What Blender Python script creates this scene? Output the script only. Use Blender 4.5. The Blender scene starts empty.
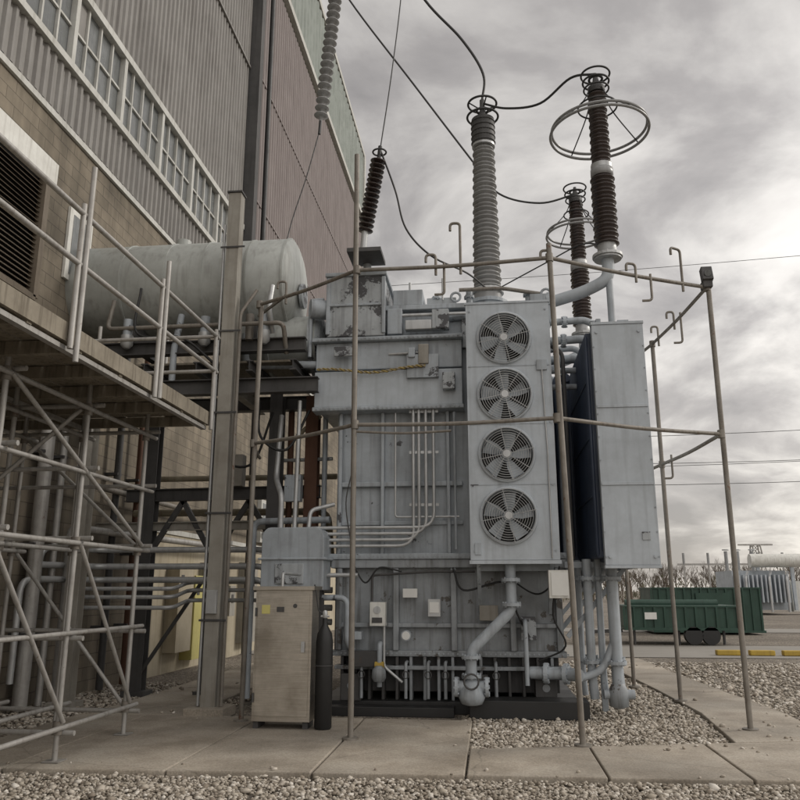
import bpy, math, random
import numpy as np
from mathutils import Vector, Matrix
random.seed(7); rng=np.random.default_rng(7)
D=bpy.data; scene=bpy.context.scene
# ------------------------------------------------------------ materials
def newmat(name):
    m=D.materials.new(name); m.use_nodes=True; nt=m.node_tree
    return m,nt,nt.nodes['Principled BSDF']
def N(nt,t,**k):
    n=nt.nodes.new(t)
    for a,b in k.items(): setattr(n,a,b)
    return n
def L(nt,a,b): nt.links.new(a,b)
def noise(nt,vec,scale,detail=3,rough=.5,dist=0.):
    n=nt.nodes.new('ShaderNodeTexNoise'); n.inputs['Scale'].default_value=scale; n.inputs['Detail'].default_value=detail; n.inputs['Roughness'].default_value=rough; n.inputs['Distortion'].default_value=dist
    L(nt,vec,n.inputs['Vector']); return n.outputs[0]
def ramp(nt,stops):
    r=nt.nodes.new('ShaderNodeValToRGB'); e=r.color_ramp.elements
    while len(e)<len(stops): e.new(0.5)
    for i,(p,col) in enumerate(stops):
        e[i].position=p; e[i].color=(*col,1) if len(col)==3 else col
    return r
def rmp(nt,src,stops):
    r=ramp(nt,stops); L(nt,src,r.inputs[0]); return r.outputs[0]
def g(v): return (v,v,v)
def mixc(nt,fac,a,b,mode='MIX'):
    m=nt.nodes.new('ShaderNodeMix'); m.data_type='RGBA'; m.blend_type=mode
    for s,v in ((m.inputs[0],fac),(m.inputs[6],a),(m.inputs[7],b)):
        if hasattr(v,'links'): L(nt,v,s)
        elif isinstance(v,(int,float)): s.default_value=v
        else: s.default_value=(*v,1)
    return m.outputs[2]
def grunge(name,col,dark=None,rough=.55,metal=0.,rust=0.,scale=1.,streak=.5,bump=.12,peel=0.,peelcol=(.07,.07,.075)):
    m,nt,b=newmat(name)
    tc=N(nt,'ShaderNodeTexCoord').outputs['Object']
    if dark is None: dark=tuple(c*.55 for c in col)
    n1=noise(nt,tc,2.2*scale,5,.68)
    c=mixc(nt,rmp(nt,n1,[(.36,g(0)),(.7,g(1))]),col,tuple(a*.6+d*.4 for a,d in zip(col,dark)))
    if streak>0:
        mp=N(nt,'ShaderNodeMapping'); mp.inputs['Scale'].default_value=(9*scale,9*scale,.7*scale); L(nt,tc,mp.inputs[0])
        c=mixc(nt,rmp(nt,noise(nt,mp.outputs[0],1.3,3),[(.5,g(0)),(.75,g(streak))]),c,dark)
    if peel>0: c=mixc(nt,rmp(nt,noise(nt,tc,3.1,6,.7),[(.66-peel*.25,g(0)),(.69-peel*.25,g(1))]),c,peelcol)
    if rust>0: c=mixc(nt,rmp(nt,noise(nt,tc,5*scale,6,.75),[(.72-rust*.3,g(0)),(.8-rust*.25,g(1))]),c,(.13,.06,.03))
    L(nt,c,b.inputs['Base Color']); b.inputs['Metallic'].default_value=metal
    rr=N(nt,'ShaderNodeMapRange'); rr.inputs[3].default_value=rough-.12; rr.inputs[4].default_value=rough+.18; L(nt,n1,rr.inputs[0]); L(nt,rr.outputs[0],b.inputs['Roughness'])
    if bump>0:
        bp=N(nt,'ShaderNodeBump'); bp.inputs['Strength'].default_value=bump; bp.inputs['Distance'].default_value=.02
        L(nt,noise(nt,tc,6,2),bp.inputs['Height']); L(nt,bp.outputs[0],b.inputs['Normal'])
    return m
M={}
M['tank']=grunge('tank_paint',(.40,.44,.475),(.13,.13,.13),.48,rust=.08,peel=.08,streak=.55)
M['tank_low']=grunge('tank_paint_grimy',(.31,.335,.355),(.07,.066,.06),.45,rust=.2,peel=.2,peelcol=(.09,.08,.07),streak=.85)
M['tank_old']=grunge('tank_paint_peeling',(.42,.45,.47),(.1,.1,.1),.55,rust=.1,peel=.5,streak=.6)
M['cream']=grunge('cylinder_paint',(.43,.45,.43),(.18,.175,.16),.48,rust=.04,streak=.5)
M['panel']=grunge('radiator_panel_paint',(.47,.515,.555),(.22,.23,.24),.48,rust=.06,streak=.4)
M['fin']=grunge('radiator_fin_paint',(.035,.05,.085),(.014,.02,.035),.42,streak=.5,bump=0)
M['darksteel']=grunge('dark_steel',(.075,.073,.072),(.02,.02,.02),.6,rust=.2)
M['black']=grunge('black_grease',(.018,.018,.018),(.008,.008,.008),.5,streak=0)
M['rustpipe']=grunge('weathered_pipe',(.25,.23,.2),(.07,.055,.045),.55,metal=.2,rust=.4,scale=2,bump=0)
M['galv']=grunge('galvanised_tube',(.42,.41,.39),(.17,.15,.13),.5,metal=.3,rust=.3,scale=2,bump=0)
M['post']=grunge('post_paint',(.33,.315,.28),(.12,.1,.075),.7,rust=.18)
M['plank']=grunge('scaffold_board',(.27,.24,.19),(.08,.065,.045),.85,scale=2,streak=.8)
M['porc']=grunge('grey_porcelain',(.31,.315,.315),(.14,.135,.13),.28,bump=0)
M['brownporc']=grunge('brown_porcelain',(.05,.036,.032),(.02,.015,.014),.25,streak=0,bump=0)
M['white']=grunge('white_paint',(.72,.72,.68),(.3,.28,.24),.5)
M['rust']=grunge('rusty_steel',(.13,.065,.04),(.05,.025,.018),.8,rust=.4)
M['yellow']=grunge('yellow_paint',(.5,.34,.05),(.15,.1,.03),.6,rust=.15)
M['tanpipe']=grunge('tan_insulation',(.34,.3,.22),(.16,.12,.07),.7,rust=.15)
M['alu']=grunge('conduit_metal',(.5,.51,.51),(.22,.22,.22),.4,metal=.4,bump=0)
M['wire']=grunge('wire_metal',(.06,.06,.06),(.04,.04,.04),.5,metal=.5,streak=0,bump=0)
M['green']=grunge('green_paint',(.022,.065,.045),(.01,.03,.02),.5,streak=.5)
M['siding']=grunge('grey_siding',(.235,.225,.21),(.1,.09,.08),.5,scale=.6,streak=.6,bump=0)
M['redsiding']=grunge('brown_siding',(.215,.18,.17),(.11,.085,.08),.5,scale=.5,streak=.5,bump=0)
M['greenfascia']=grunge('green_fascia',(.23,.26,.235),(.1,.12,.1),.6,scale=.5,bump=0)
M['trim']=grunge('light_trim',(.55,.55,.52),(.25,.24,.2),.6)
M['creamwall']=grunge('cream_wall',(.46,.41,.31),(.2,.16,.1),.75,scale=.6)
M['glass']=grunge('old_glass',(.17,.18,.18),(.05,.05,.05),.2,scale=2.5,streak=.4,bump=0)
M['louver']=grunge('louver_metal',(.17,.14,.105),(.05,.04,.03),.7)
M['label']=grunge('label_white',(.75,.75,.72),(.6,.6,.58),.5,streak=.1)
M['labelyel']=grunge('label_yellow',(.6,.55,.2),(.4,.35,.1),.5,streak=.1)
M['bark']=grunge('bark',(.13,.1,.075),(.05,.04,.03),.9,streak=0,bump=0)
M['rope']=grunge('rope_yellow',(.4,.3,.1),(.1,.08,.05),.8,scale=6,bump=0)
def steelmat():
    m,nt,b=newmat('stainless_steel'); tc=N(nt,'ShaderNodeTexCoord').outputs['Object']
    mp=N(nt,'ShaderNodeMapping'); mp.inputs['Scale'].default_value=(3,3,160); L(nt,tc,mp.inputs[0]); n=noise(nt,mp.outputs[0],1,3)
    n2=noise(nt,tc,2.2,6,.65)
    c=mixc(nt,1.,rmp(nt,n2,[(.35,(.33,.3,.255)),(.65,(.52,.48,.42))]),rmp(nt,n,[(.35,g(.85)),(.65,g(1.08))]),'MULTIPLY')
    L(nt,c,b.inputs['Base Color']); b.inputs['Metallic'].default_value=.88
    L(nt,rmp(nt,n2,[(.3,g(.3)),(.7,g(.46))]),b.inputs['Roughness'])
    return m
M['cab']=steelmat()
def blockmat():
    m,nt,b=newmat('concrete_block'); tc=N(nt,'ShaderNodeTexCoord').outputs['Object']; sp=N(nt,'ShaderNodeSeparateXYZ'); cb=N(nt,'ShaderNodeCombineXYZ')
    L(nt,tc,sp.inputs[0]); L(nt,sp.outputs[1],cb.inputs[0]); L(nt,sp.outputs[2],cb.inputs[1])
    br=N(nt,'ShaderNodeTexBrick'); br.inputs['Scale'].default_value=1; br.inputs['Brick Width'].default_value=.4; br.inputs['Row Height'].default_value=.2
    br.inputs['Mortar Size'].default_value=.006; br.inputs['Color1'].default_value=(.27,.23,.175,1); br.inputs['Color2'].default_value=(.215,.185,.14,1); br.inputs['Mortar'].default_value=(.13,.11,.085,1)
    L(nt,cb.outputs[0],br.inputs['Vector'])
    r=rmp(nt,noise(nt,tc,.8,7,.6),[(.33,g(.5)),(.7,g(1.2))])
    mp=N(nt,'ShaderNodeMapping'); mp.inputs['Scale'].default_value=(3,3,.3); L(nt,tc,mp.inputs[0])
    r2=rmp(nt,noise(nt,mp.outputs[0],1,4),[(.4,g(1)),(.7,g(.6))])
    c=mixc(nt,1.,mixc(nt,1.,br.outputs[0],r,'MULTIPLY'),r2,'MULTIPLY'); L(nt,c,b.inputs['Base Color']); b.inputs['Roughness'].default_value=.9
    bp=N(nt,'ShaderNodeBump'); bp.inputs['Strength'].default_value=.5; bp.inputs['Distance'].default_value=.01; bp.invert=True; L(nt,br.outputs['Fac'],bp.inputs['Height']); L(nt,bp.outputs[0],b.inputs['Normal'])
    return m
M['block']=blockmat()
def concretemat():
    m,nt,b=newmat('walk_concrete'); tc=N(nt,'ShaderNodeTexCoord').outputs['Object']
    r=rmp(nt,noise(nt,tc,1.1,8,.7),[(.3,(.27,.23,.18)),(.5,(.41,.36,.295)),(.72,(.5,.455,.385))])
    n2=noise(nt,tc,60,3)
    c=mixc(nt,1.,r,rmp(nt,n2,[(.3,g(.72)),(.7,g(1.1))]),'MULTIPLY')
    v=N(nt,'ShaderNodeTexVoronoi'); v.feature='DISTANCE_TO_EDGE'; v.inputs['Scale'].default_value=.4
    nd=N(nt,'ShaderNodeTexNoise'); nd.inputs['Scale'].default_value=3; L(nt,tc,nd.inputs['Vector'])
    L(nt,mixc(nt,.15,tc,nd.outputs['Color']),v.inputs['Vector'])
    c=mixc(nt,1.,c,rmp(nt,v.outputs['Distance'],[(0,g(.72)),(.004,g(1))]),'MULTIPLY')
    c=mixc(nt,1.,c,rmp(nt,noise(nt,tc,.5,4),[(.38,g(.68)),(.6,g(1.05))]),'MULTIPLY')
    L(nt,c,b.inputs['Base Color']); b.inputs['Roughness'].default_value=.85
    bp=N(nt,'ShaderNodeBump'); bp.inputs['Strength'].default_value=.3; bp.inputs['Distance'].default_value=.005; L(nt,n2,bp.inputs['Height']); L(nt,bp.outputs[0],b.inputs['Normal'])
    return m
M['concrete']=concretemat()
def gravelmat():
    m,nt,b=newmat('gravel_bed'); tc=N(nt,'ShaderNodeTexCoord').outputs['Object']
    v=N(nt,'ShaderNodeTexVoronoi'); v.inputs['Scale'].default_value=30; L(nt,tc,v.inputs['Vector'])
    sp=N(nt,'ShaderNodeSeparateColor'); L(nt,v.outputs['Color'],sp.inputs[0])
    r=rmp(nt,sp.outputs[0],[(0,(.17,.145,.115)),(.4,(.32,.28,.23)),(.75,(.44,.395,.34)),(1,(.58,.54,.48))])
    c=mixc(nt,1.,r,rmp(nt,v.outputs['Distance'],[(.0,g(1)),(.75,g(.35))]),'MULTIPLY')
    c=mixc(nt,1.,c,rmp(nt,noise(nt,tc,.35,6),[(.35,(.75,.72,.68)),(.65,(1.15,1.12,1.08))]),'MULTIPLY')
    L(nt,c,b.inputs['Base Color']); b.inputs['Roughness'].default_value=.9
    bp=N(nt,'ShaderNodeBump'); bp.inputs['Strength'].default_value=.8; bp.inputs['Distance'].default_value=.03; bp.invert=True; L(nt,v.outputs['Distance'],bp.inputs['Height']); L(nt,bp.outputs[0],b.inputs['Normal'])
    return m
M['gravel']=gravelmat()
def stonemat():
    m,nt,b=newmat('stone'); ge=N(nt,'ShaderNodeNewGeometry')
    L(nt,rmp(nt,ge.outputs['Random Per Island'],[(0,(.2,.165,.13)),(.3,(.32,.28,.225)),(.6,(.42,.375,.315)),(.88,(.52,.475,.41)),(1,(.64,.6,.54))]),b.inputs['Base Color']); b.inputs['Roughness'].default_value=.85
    return m
M['stone']=stonemat()
M['asphalt']=grunge('road_surface',(.27,.255,.23),(.17,.16,.14),.9,scale=.3,streak=0)
# ------------------------------------------------------------ mesh builder
class B:
    def __init__(s): s.v=[];s.f=[];s.m=[];s.s=[];s.mats=[]
    def mi(s,k):
        if k not in s.mats: s.mats.append(k)
        return s.mats.index(k)
    def add(s,vs,fs,k,smooth=False):
        o=len(s.v); s.v+= [tuple(x) for x in vs]; i=s.mi(k)
        for f in fs: s.f.append([o+a for a in f]); s.m.append(i); s.s.append(smooth)
    def box(s,x0,x1,y0,y1,z0,z1,k):
        vs=[(x,y,z) for z in(z0,z1) for y in(y0,y1) for x in(x0,x1)]
        s.add(vs,[(0,2,3,1),(4,5,7,6),(0,1,5,4),(2,6,7,3),(0,4,6,2),(1,3,7,5)],k)
    def obox(s,c,sx,sy,sz,R,k):
        vs=[Vector(c)+R@Vector((x*sx/2,y*sy/2,z*sz/2)) for z in(-1,1) for y in(-1,1) for x in(-1,1)]
        s.add(vs,[(0,2,3,1),(4,5,7,6),(0,1,5,4),(2,6,7,3),(0,4,6,2),(1,3,7,5)],k)
    def beam(s,a,b,w,h,k):
        a=Vector(a);b=Vector(b);d=b-a;q=d.to_track_quat('X','Z').to_matrix()
        s.obox((a+b)/2,d.length,w,h,q,k)
    def lathe(s,o,ax,prof,k,n=20,smooth=True,caps=True):
        o=Vector(o);ax=Vector(ax).normalized();u=ax.orthogonal().normalized();w=ax.cross(u)
        vs=[];fs=[]
        for h,r in prof:
            for i in range(n):
                t=2*math.pi*i/n; vs.append(o+ax*h+(u*math.cos(t)+w*math.sin(t))*r)
        for j in range(len(prof)-1):
            for i in range(n):
                i2=(i+1)%n; fs.append((j*n+i,j*n+i2,(j+1)*n+i2,(j+1)*n+i))
        s.add(vs,fs,k,smooth)
        if caps:
            m=len(prof)-1; s.add([vs[i] for i in range(n)],[tuple(reversed(range(n)))],k); s.add([vs[m*n+i] for i in range(n)],[tuple(range(n))],k)
    def cyl(s,a,b,r,k,n=12,r1=None):
        a=Vector(a);b=Vector(b); s.lathe(a,b-a,[(0,r),((b-a).length,r if r1 is None else r1)],k,n)
    def tube(s,pts,r,k,n=8,closed=False):
        P=[Vector(p) for p in pts]; m=len(P); vs=[];fs=[];u=None
        for j in range(m):
            if closed: t=P[(j+1)%m]-P[j-1]
            else: t=P[min(j+1,m-1)]-P[max(j-1,0)]
            t.normalize()
            if u is None: u=t.orthogonal().normalized()
            else: u=(u-t*u.dot(t)); u.normalize()
            w=t.cross(u)
            for i in range(n):
                a=2*math.pi*i/n; vs.append(P[j]+(u*math.cos(a)+w*math.sin(a))*r)
        for j in range(m if closed else m-1):
            j2=(j+1)%m
            for i in range(n):
                i2=(i+1)%n; fs.append((j*n+i,j*n+i2,j2*n+i2,j2*n+i))
        s.add(vs,fs,k,True)
        if not closed:
            s.add([vs[i] for i in range(n)],[tuple(reversed(range(n)))],k); s.add([vs[(m-1)*n+i] for i in range(n)],[tuple(range(n))],k)
    def pipe(s,pts,r,k,bend=None,n=10):
        P=[Vector(p) for p in pts]; bend=bend or r*3; out=[P[0]]
        for i in range(1,len(P)-1):
            a,b,c=P[i-1],P[i],P[i+1]; d1=(a-b);d2=(c-b); bb=min(bend,d1.length*.45,d2.length*.45)
            p1=b+d1.normalized()*bb;p2=b+d2.normalized()*bb
            for t in (0,.2,.4,.6,.8,1): out.append((1-t)**2*p1+2*t*(1-t)*b+t*t*p2)
        out.append(P[-1]); s.tube(out,r,k,n)
    def torus(s,c,R,r,k,ax=(0,0,1),n=40,m=8):
        c=Vector(c);ax=Vector(ax).normalized();u=ax.orthogonal().normalized();w=ax.cross(u)
        s.tube([c+(u*math.cos(2*math.pi*i/n)+w*math.sin(2*math.pi*i/n))*R for i in range(n)],r,k,m,True)
    def curve(s,pts,r,k,n=6,sub=8):
        P=[Vector(p) for p in pts]; P=[2*P[0]-P[1]]+P+[2*P[-1]-P[-2]]; out=[]
        for i in range(1,len(P)-2):
            a,b,c,d=P[i-1:i+3]
            for j in range(sub):
                t=j/sub; out.append(.5*((2*b)+(c-a)*t+(2*a-5*b+4*c-d)*t*t+(3*b-a-3*c+d)*t**3))
        out.append(P[-2]); s.tube(out,r,k,n)
    def flange(s,c,ax,R,t,k,bolts=8):
        c=Vector(c);ax=Vector(ax).normalized(); s.lathe(c-ax*t/2,ax,[(0,R),(t,R)],k,20,smooth=False)
        u=ax.orthogonal().normalized();w=ax.cross(u)
        for i in range(bolts):
            a=2*math.pi*i/bolts; q=c+(u*math.cos(a)+w*math.sin(a))*R*.85; s.lathe(q-ax*(t/2+.015),ax,[(0,.012),(t+.03,.012)],k,6,smooth=False)
    def obj(s,name,parent=None,bevel=0):
        me=D.meshes.new(name); me.from_pydata(s.v,[],s.f); me.update()
        for k in s.mats: me.materials.append(M[k])
        me.polygons.foreach_set('material_index',s.m); me.polygons.foreach_set('use_smooth',s.s)
        o=D.objects.new(name,me); scene.collection.objects.link(o)
        if parent: o.parent=parent
        if bevel:
            md=o.modifiers.new('bevel','BEVEL'); md.width=bevel; md.segments=2; md.limit_method='ANGLE'; md.angle_limit=math.radians(50)
        return o
def empty(name):
    o=D.objects.new(name,None); scene.collection.objects.link(o); return o
# ------------------------------------------------------------ ground
b=B(); b.add([(-400,-200,0),(500,-200,0),(500,900,0),(-400,900,0)],[(0,1,2,3)],'gravel'); b.obj('ground')
walk=[
 [(-5.3,7.08),(-4.4,7.12),(-4.4,10.2),(-5.3,10.2)],
 [(-4.38,7.12),(-2.9,7.18),(-2.9,10.22),(-4.38,10.2)],
 [(-2.88,7.18),(-1.6,7.24),(-1.6,10.22),(-2.88,10.22)],
 [(-1.58,7.24),(-.26,7.3),(-.26,10.22),(-1.58,10.22)],
 [(-.24,7.3),(.95,7.33),(.95,8.72),(-.24,8.44)],
 [(.97,7.33),(2.15,7.38),(2.15,9.0),(.97,8.725)],
 [(2.17,7.38),(3.5,7.43),(3.75,9.3),(2.17,9.005)],
 [(3.52,7.43),(5.2,7.5),(5.2,9.5),(3.77,9.3)],
 [(5.22,7.5),(7.5,7.55),(7.5,9.8),(5.22,9.5)],
 [(2.5,9.09),(3.6,9.3),(3.75,11.2),(2.68,11.2)],
 [(2.68,11.22),(3.75,11.22),(3.62,13.4),(2.62,13.4)],
 [(2.62,13.42),(3.62,13.42),(3.5,16),(2.5,16)],
 [(2.5,16.02),(3.5,16.02),(3.4,19.6),(2.4,19.6)],
 [(-5.2,10.22),(-3.9,10.24),(-3.9,13),(-5.2,13)],
 [(-5.2,13.02),(-3.9,13.02),(-3.9,17),(-5.2,17)],
 [(-5.2,17.02),(-3.9,17.02),(-3.9,24),(-5.2,24)],
]
b=B()
for i,pl in enumerate(walk):
    h=.055+.006*((i*37)%5)/5; n=len(pl)
    vs=[(x,y,-.05) for x,y in pl]+[(x,y,h) for x,y in pl]
    b.add(vs,[tuple(range(n,2*n))]+[(j,(j+1)%n,n+(j+1)%n,n+j) for j in range(n)],'concrete')
b.obj('concrete_walkway',bevel=.012)
b=B(); b.add([(-30,20.2,.012),(120,21.5,.012),(120,27,.012),(-30,24.2,.012)],[(0,1,2,3)],'asphalt')
b.add([(-30,32,.012),(200,36,.012),(200,40,.012),(-30,35,.012)],[(0,1,2,3)],'asphalt'); b.obj('road')
def inpoly(x,y,pl):
    ins=np.ones(len(x),bool)
    for j in range(len(pl)):
        x0,y0=pl[j];x1,y1=pl[(j+1)%len(pl)]
        ins&=((x1-x0)*(y-y0)-(y1-y0)*(x-x0))>-0.02*math.hypot(x1-x0,y1-y0)
    return ins
def stones():
    t=(1+5**.5)/2
    ico=np.array([(-1,t,0),(1,t,0),(-1,-t,0),(1,-t,0),(0,-1,t),(0,1,t),(0,-1,-t),(0,1,-t),(t,0,-1),(t,0,1),(-t,0,-1),(-t,0,1)],float); ico/=np.linalg.norm(ico[0])
    F=np.array([(0,11,5),(0,5,1),(0,1,7),(0,7,10),(0,10,11),(1,5,9),(5,11,4),(11,10,2),(10,7,6),(7,1,8),(3,9,4),(3,4,2),(3,2,6),(3,6,8),(3,8,9),(4,9,5),(2,4,11),(6,2,10),(8,6,7),(9,8,1)])
    X=[];Y=[];S=[]
    for (x0,x1,y0,y1,dens,sz) in [(-5,3.6,6.2,7.5,1400,.0135),(-.4,3.3,8.4,10.9,1100,.0145),(1.2,3.0,10.9,14.5,600,.017),(3.3,8.5,9.2,13,450,.017),(-6.45,-3.6,9.8,14,420,.018),(-6.4,-5.2,7,10,500,.018),(1,9,13,19,150,.022)]:
        n=int((x1-x0)*(y1-y0)*dens); X.append(rng.uniform(x0,x1,n));Y.append(rng.uniform(y0,y1,n));S.append(sz*rng.lognormal(0,.33,n))
    X=np.concatenate(X);Y=np.concatenate(Y);S=np.concatenate(S)
    onw=np.zeros(len(X),bool)
    for pl in walk: onw|=inpoly(X,Y,pl)
    keep=~onw|(rng.random(len(X))<.008)
    X,Y,S,onw=X[keep],Y[keep],S[keep],onw[keep]; n=len(X)
    V=ico[None]*(1+rng.uniform(-.22,.22,(n,12,1)))
    V=V*np.stack([rng.uniform(.8,1.4,n),rng.uniform(.8,1.3,n),rng.uniform(.5,.9,n)],1)[:,None]*S[:,None,None]
    a=rng.uniform(0,6.28,n);ti=rng.uniform(-.5,.5,n)
    x,y,z=V[...,0],V[...,1],V[...,2]; ct,st=np.cos(ti)[:,None],np.sin(ti)[:,None]; y,z=y*ct-z*st,y*st+z*ct
    ca,sa=np.cos(a)[:,None],np.sin(a)[:,None]; x,y=x*ca-y*sa,x*sa+y*ca
    V=np.stack([x+X[:,None],y+Y[:,None],z+(S*.35+rng.uniform(0,.018,n)*~onw+np.where(onw,.058,0))[:,None]],-1).reshape(-1,3)
    FF=(F[None]+12*np.arange(n)[:,None,None]).reshape(-1,3)
    me=D.meshes.new('gravel_stones'); me.vertices.add(len(V)); me.vertices.foreach_set('co',V.ravel())
    me.loops.add(FF.size); me.loops.foreach_set('vertex_index',FF.ravel().astype(np.int32))
    me.polygons.add(len(FF)); me.polygons.foreach_set('loop_start',np.arange(0,FF.size,3,dtype=np.int32)); me.polygons.foreach_set('loop_total',np.full(len(FF),3,np.int32))
    me.update(); me.materials.append(M['stone']); o=D.objects.new('gravel_stones',me); scene.collection.objects.link(o)
stones()
# ------------------------------------------------------------ building
W=-6.46
bl=empty('power_plant_building')
b=B(); b.box(-25,W,-6,39,-.1,8.7,'block'); b.box(-25,W-.02,-6,39,8.7,25.2,'siding'); b.box(-25.2,W+.12,-6.2,39.15,25.2,25.45,'trim')
b.box(W-.02,W+.05,-6,39,8.62,8.72,'trim'); b.obj('walls',bl)
b=B(); b.box(W,W+.03,14.6,39,-.02,2.7,'creamwall'); b.box(W,W+.06,14.6,39,2.7,2.8,'trim'); b.obj('painted_wall_base',bl)
def corr(y0,y1,z0,z1,per,dep,k,nm,x=W-.015):
    b=B(); n=int((y1-y0)/per); pr=[]
    for i in range(n):
        y=y0+i*per
        pr+= [(y,0),(y+per*.4,0),(y+per*.55,dep),(y+per*.85,dep)]
    pr.append((y0+n*per,0)); vs=[(x+d,y,z) for y,d in pr for z in (z0,z1)]
    b.add(vs,[(2*i,2*i+2,2*i+3,2*i+1) for i in range(len(pr)-1)],k); b.obj(nm,bl)
corr(-5,39,8.73,9.62,.2,.045,'siding','lower_corrugated_siding',W+.01)
corr(-5,18.8,11.2,16.1,.2,.04,'siding','upper_corrugated_siding'); corr(-5,18.8,16.1,21.2,.2,.04,'siding','top_corrugated_siding',W+.0)
corr(19.2,39,8.8,20.9,.25,.04,'redsiding','brown_corrugated_siding',W+.02)
corr(-5,39,21.35,25.15,.5,.05,'greenfascia','green_fascia',W+.04)
b=B(); b.box(W-.02,W+.16,-5,39,21.15,21.4,'trim'); b.box(W-.02,W+.14,38.7,39.1,8.7,25.2,'trim'); b.box(W,W+.07,-5,18.8,16.07,16.13,'siding')
for z in (12.5,16.5): b.box(W+.02,W+.075,19.2,38.7,z,z+.05,'redsiding')
b.obj('trim_bands',bl)
b=B()
b.box(W-.05,W-.0,-5,18.8,9.63,11.18,'glass'); b.box(W,W+.12,-5,18.8,9.62,9.74,'trim'); b.box(W,W+.12,-5,18.8,11.06,11.2,'trim')
y=-5
i=0
while y<18.8:
    b.box(W,W+(.1 if i%4==0 else .05),y-(.05 if i%4==0 else .02),y+(.05 if i%4==0 else .02),9.74,11.06,'trim'); y+=.42; i+=1
for z in (10.4,): b.box(W,W+.04,-5,18.8,z-.02,z+.02,'trim')
for i in range(40):
    y=-4.94+i*.42*1.0+.02*0; 
    if (i*7)%5==2 and y<18: b.box(W,W+.01,y,y+.33,9.76 if i%2 else 10.44,10.36 if i%2 else 11.04,'black' if i%3 else 'siding')
b.obj('window_band',bl)
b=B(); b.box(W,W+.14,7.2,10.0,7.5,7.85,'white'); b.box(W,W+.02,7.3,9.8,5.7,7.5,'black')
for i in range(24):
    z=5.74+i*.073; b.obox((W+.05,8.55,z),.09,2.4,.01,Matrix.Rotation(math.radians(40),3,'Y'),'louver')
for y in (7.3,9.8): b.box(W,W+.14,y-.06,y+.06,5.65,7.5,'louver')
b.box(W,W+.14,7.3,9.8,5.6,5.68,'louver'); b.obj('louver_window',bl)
b=B(); b.box(W,W+.05,10.6,11.3,6.3,7.5,'white'); b.box(W+.05,W+.06,10.7,11.2,6.4,7.4,'glass')
b.box(W,W+.12,21.5,23,2.9,4.1,'trim'); b.box(W+.1,W+.13,21.65,22.85,3.0,4.0,'glass')
for (y0,y1,z0,z1,k) in ((15.4,16.2,.4,2.1,'creamwall'),(16.3,17,.2,1.9,'labelyel'),(17.2,18.1,.5,2.2,'post'),(18.6,19,1,1.7,'post'),(20,20.8,.3,2.3,'post')): 
    b.box(W+.03,W+.3,y0,y1,z0,z1,k); b.box(W+.3,W+.31,y0+.1,y0+.25,z1-.4,z1-.2,'darksteel')
b.obj('wall_cabinets_and_windows',bl,bevel=.01)
b=B(); b.box(W,W+.32,18.85,19.15,8.6,25.4,'darksteel'); b.cyl((W+.45,19.4,0.1),(W+.45,19.4,25),.07,'black'); b.obj('dark_downpipe',bl)
b=B()
for (y,r,k,z1) in ((10.4,.1,'galv',4.4),(10.85,.05,'galv',6),(12.6,.06,'darksteel',6),(13.4,.05,'rust',6),(14.2,.04,'galv',7.5)): 
    b.pipe([(W+.2,y,.05),(W+.2,y,z1)],r,k)
    for z in (1,2.2,3.5): b.box(W,W+.24,y-r-.02,y+r+.02,z,z+.04,'darksteel')
for i,z in enumerate((1.75,1.95,2.2)): b.pipe([(W+.15,10.2+.2*i,.4),(W+.15,10.2+.2*i,z),(W+.5,11.6,z),(-3.3,11.6+.1*i,z),(-3.3,11.6,z-.6),(-2.3,11.6,z-.6)],.045,'alu',bend=.2)
for i,z in enumerate((1.35,1.5,1.62)): b.pipe([(-6.2,11.2,z-.8),(-6.2,11.2,z),(-4.6,11.3,z),(-4.6,11.9,z+.1),(-2.6,12.0,z+.1)],.03,'alu',bend=.15)
b.pipe([(W+.35,11.0,0.2),(W+.35,11.0,2.5),(W+.35,22,2.6)],.06,'galv'); b.pipe([(W+.3,11.2,3.2),(W+.3,30,3.2)],.05,'rustpipe')
b.pipe([(-5.9,12.6,2.85),(-2.6,12.6,2.85),(-2.6,13,2.0)],.06,'tanpipe',bend=.2); b.pipe([(-5.9,12.8,3.45),(-2.5,12.8,3.45)],.05,'tanpipe')
b.obj('wall_service_pipes',bl)
# ------------------------------------------------------------ transformer
T=empty('power_transformer')
b=B()
b.box(-2.18,.98,11.2,15.6,2.06,5.72,'tank'); b.box(-2.18,.98,11.2,15.6,.75,2.055,'tank_low')
b.box(-2.3,1.06,11.08,15.7,5.72,5.8,'tank')
b.box(-2.5,-.32,11.0,11.2,4.78,5.2,'tank'); b.box(-2.5,-.32,10.94,11.2,4.2,4.74,'panel'); b.box(-2.55,-.3,10.9,11.2,5.2,5.26,'tank'); b.box(-2.52,-.3,10.9,11.2,4.14,4.2,'tank')
b.box(-2.5,-2.18,11.2,15.5,4.2,5.2,'tank')
b.box(-2.3,1.05,11.02,15.7,2.02,2.1,'tank'); b.box(-2.22,1.05,11.05,15.7,1.9,2.02,'tank_low')
b.box(-2.24,1.0,11.1,11.2,.72,.8,'tank_low')
for x in (-2.12,-1.5,-.55,.35,.9): b.box(x-.025,x+.025,11.09,11.2,2.1,4.14,'tank')
b.box(-2.1,-.35,11.12,11.2,3.05,3.12,'tank'); b.box(-2.12,-.35,11.16,11.2,2.5,2.56,'tank')
for x in (-2.1,-1.3,-.5,.3,.92): b.box(x-.04,x+.04,11.06,11.2,.8,1.9,'tank_low')
b.box(-2.1,.95,11.1,11.2,1.1,1.16,'tank_low')
b.box(-.32,.98,11.1,11.2,5.1,5.6,'tank_old')
b.obj('tank',T,bevel=.012)
b=B()
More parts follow.
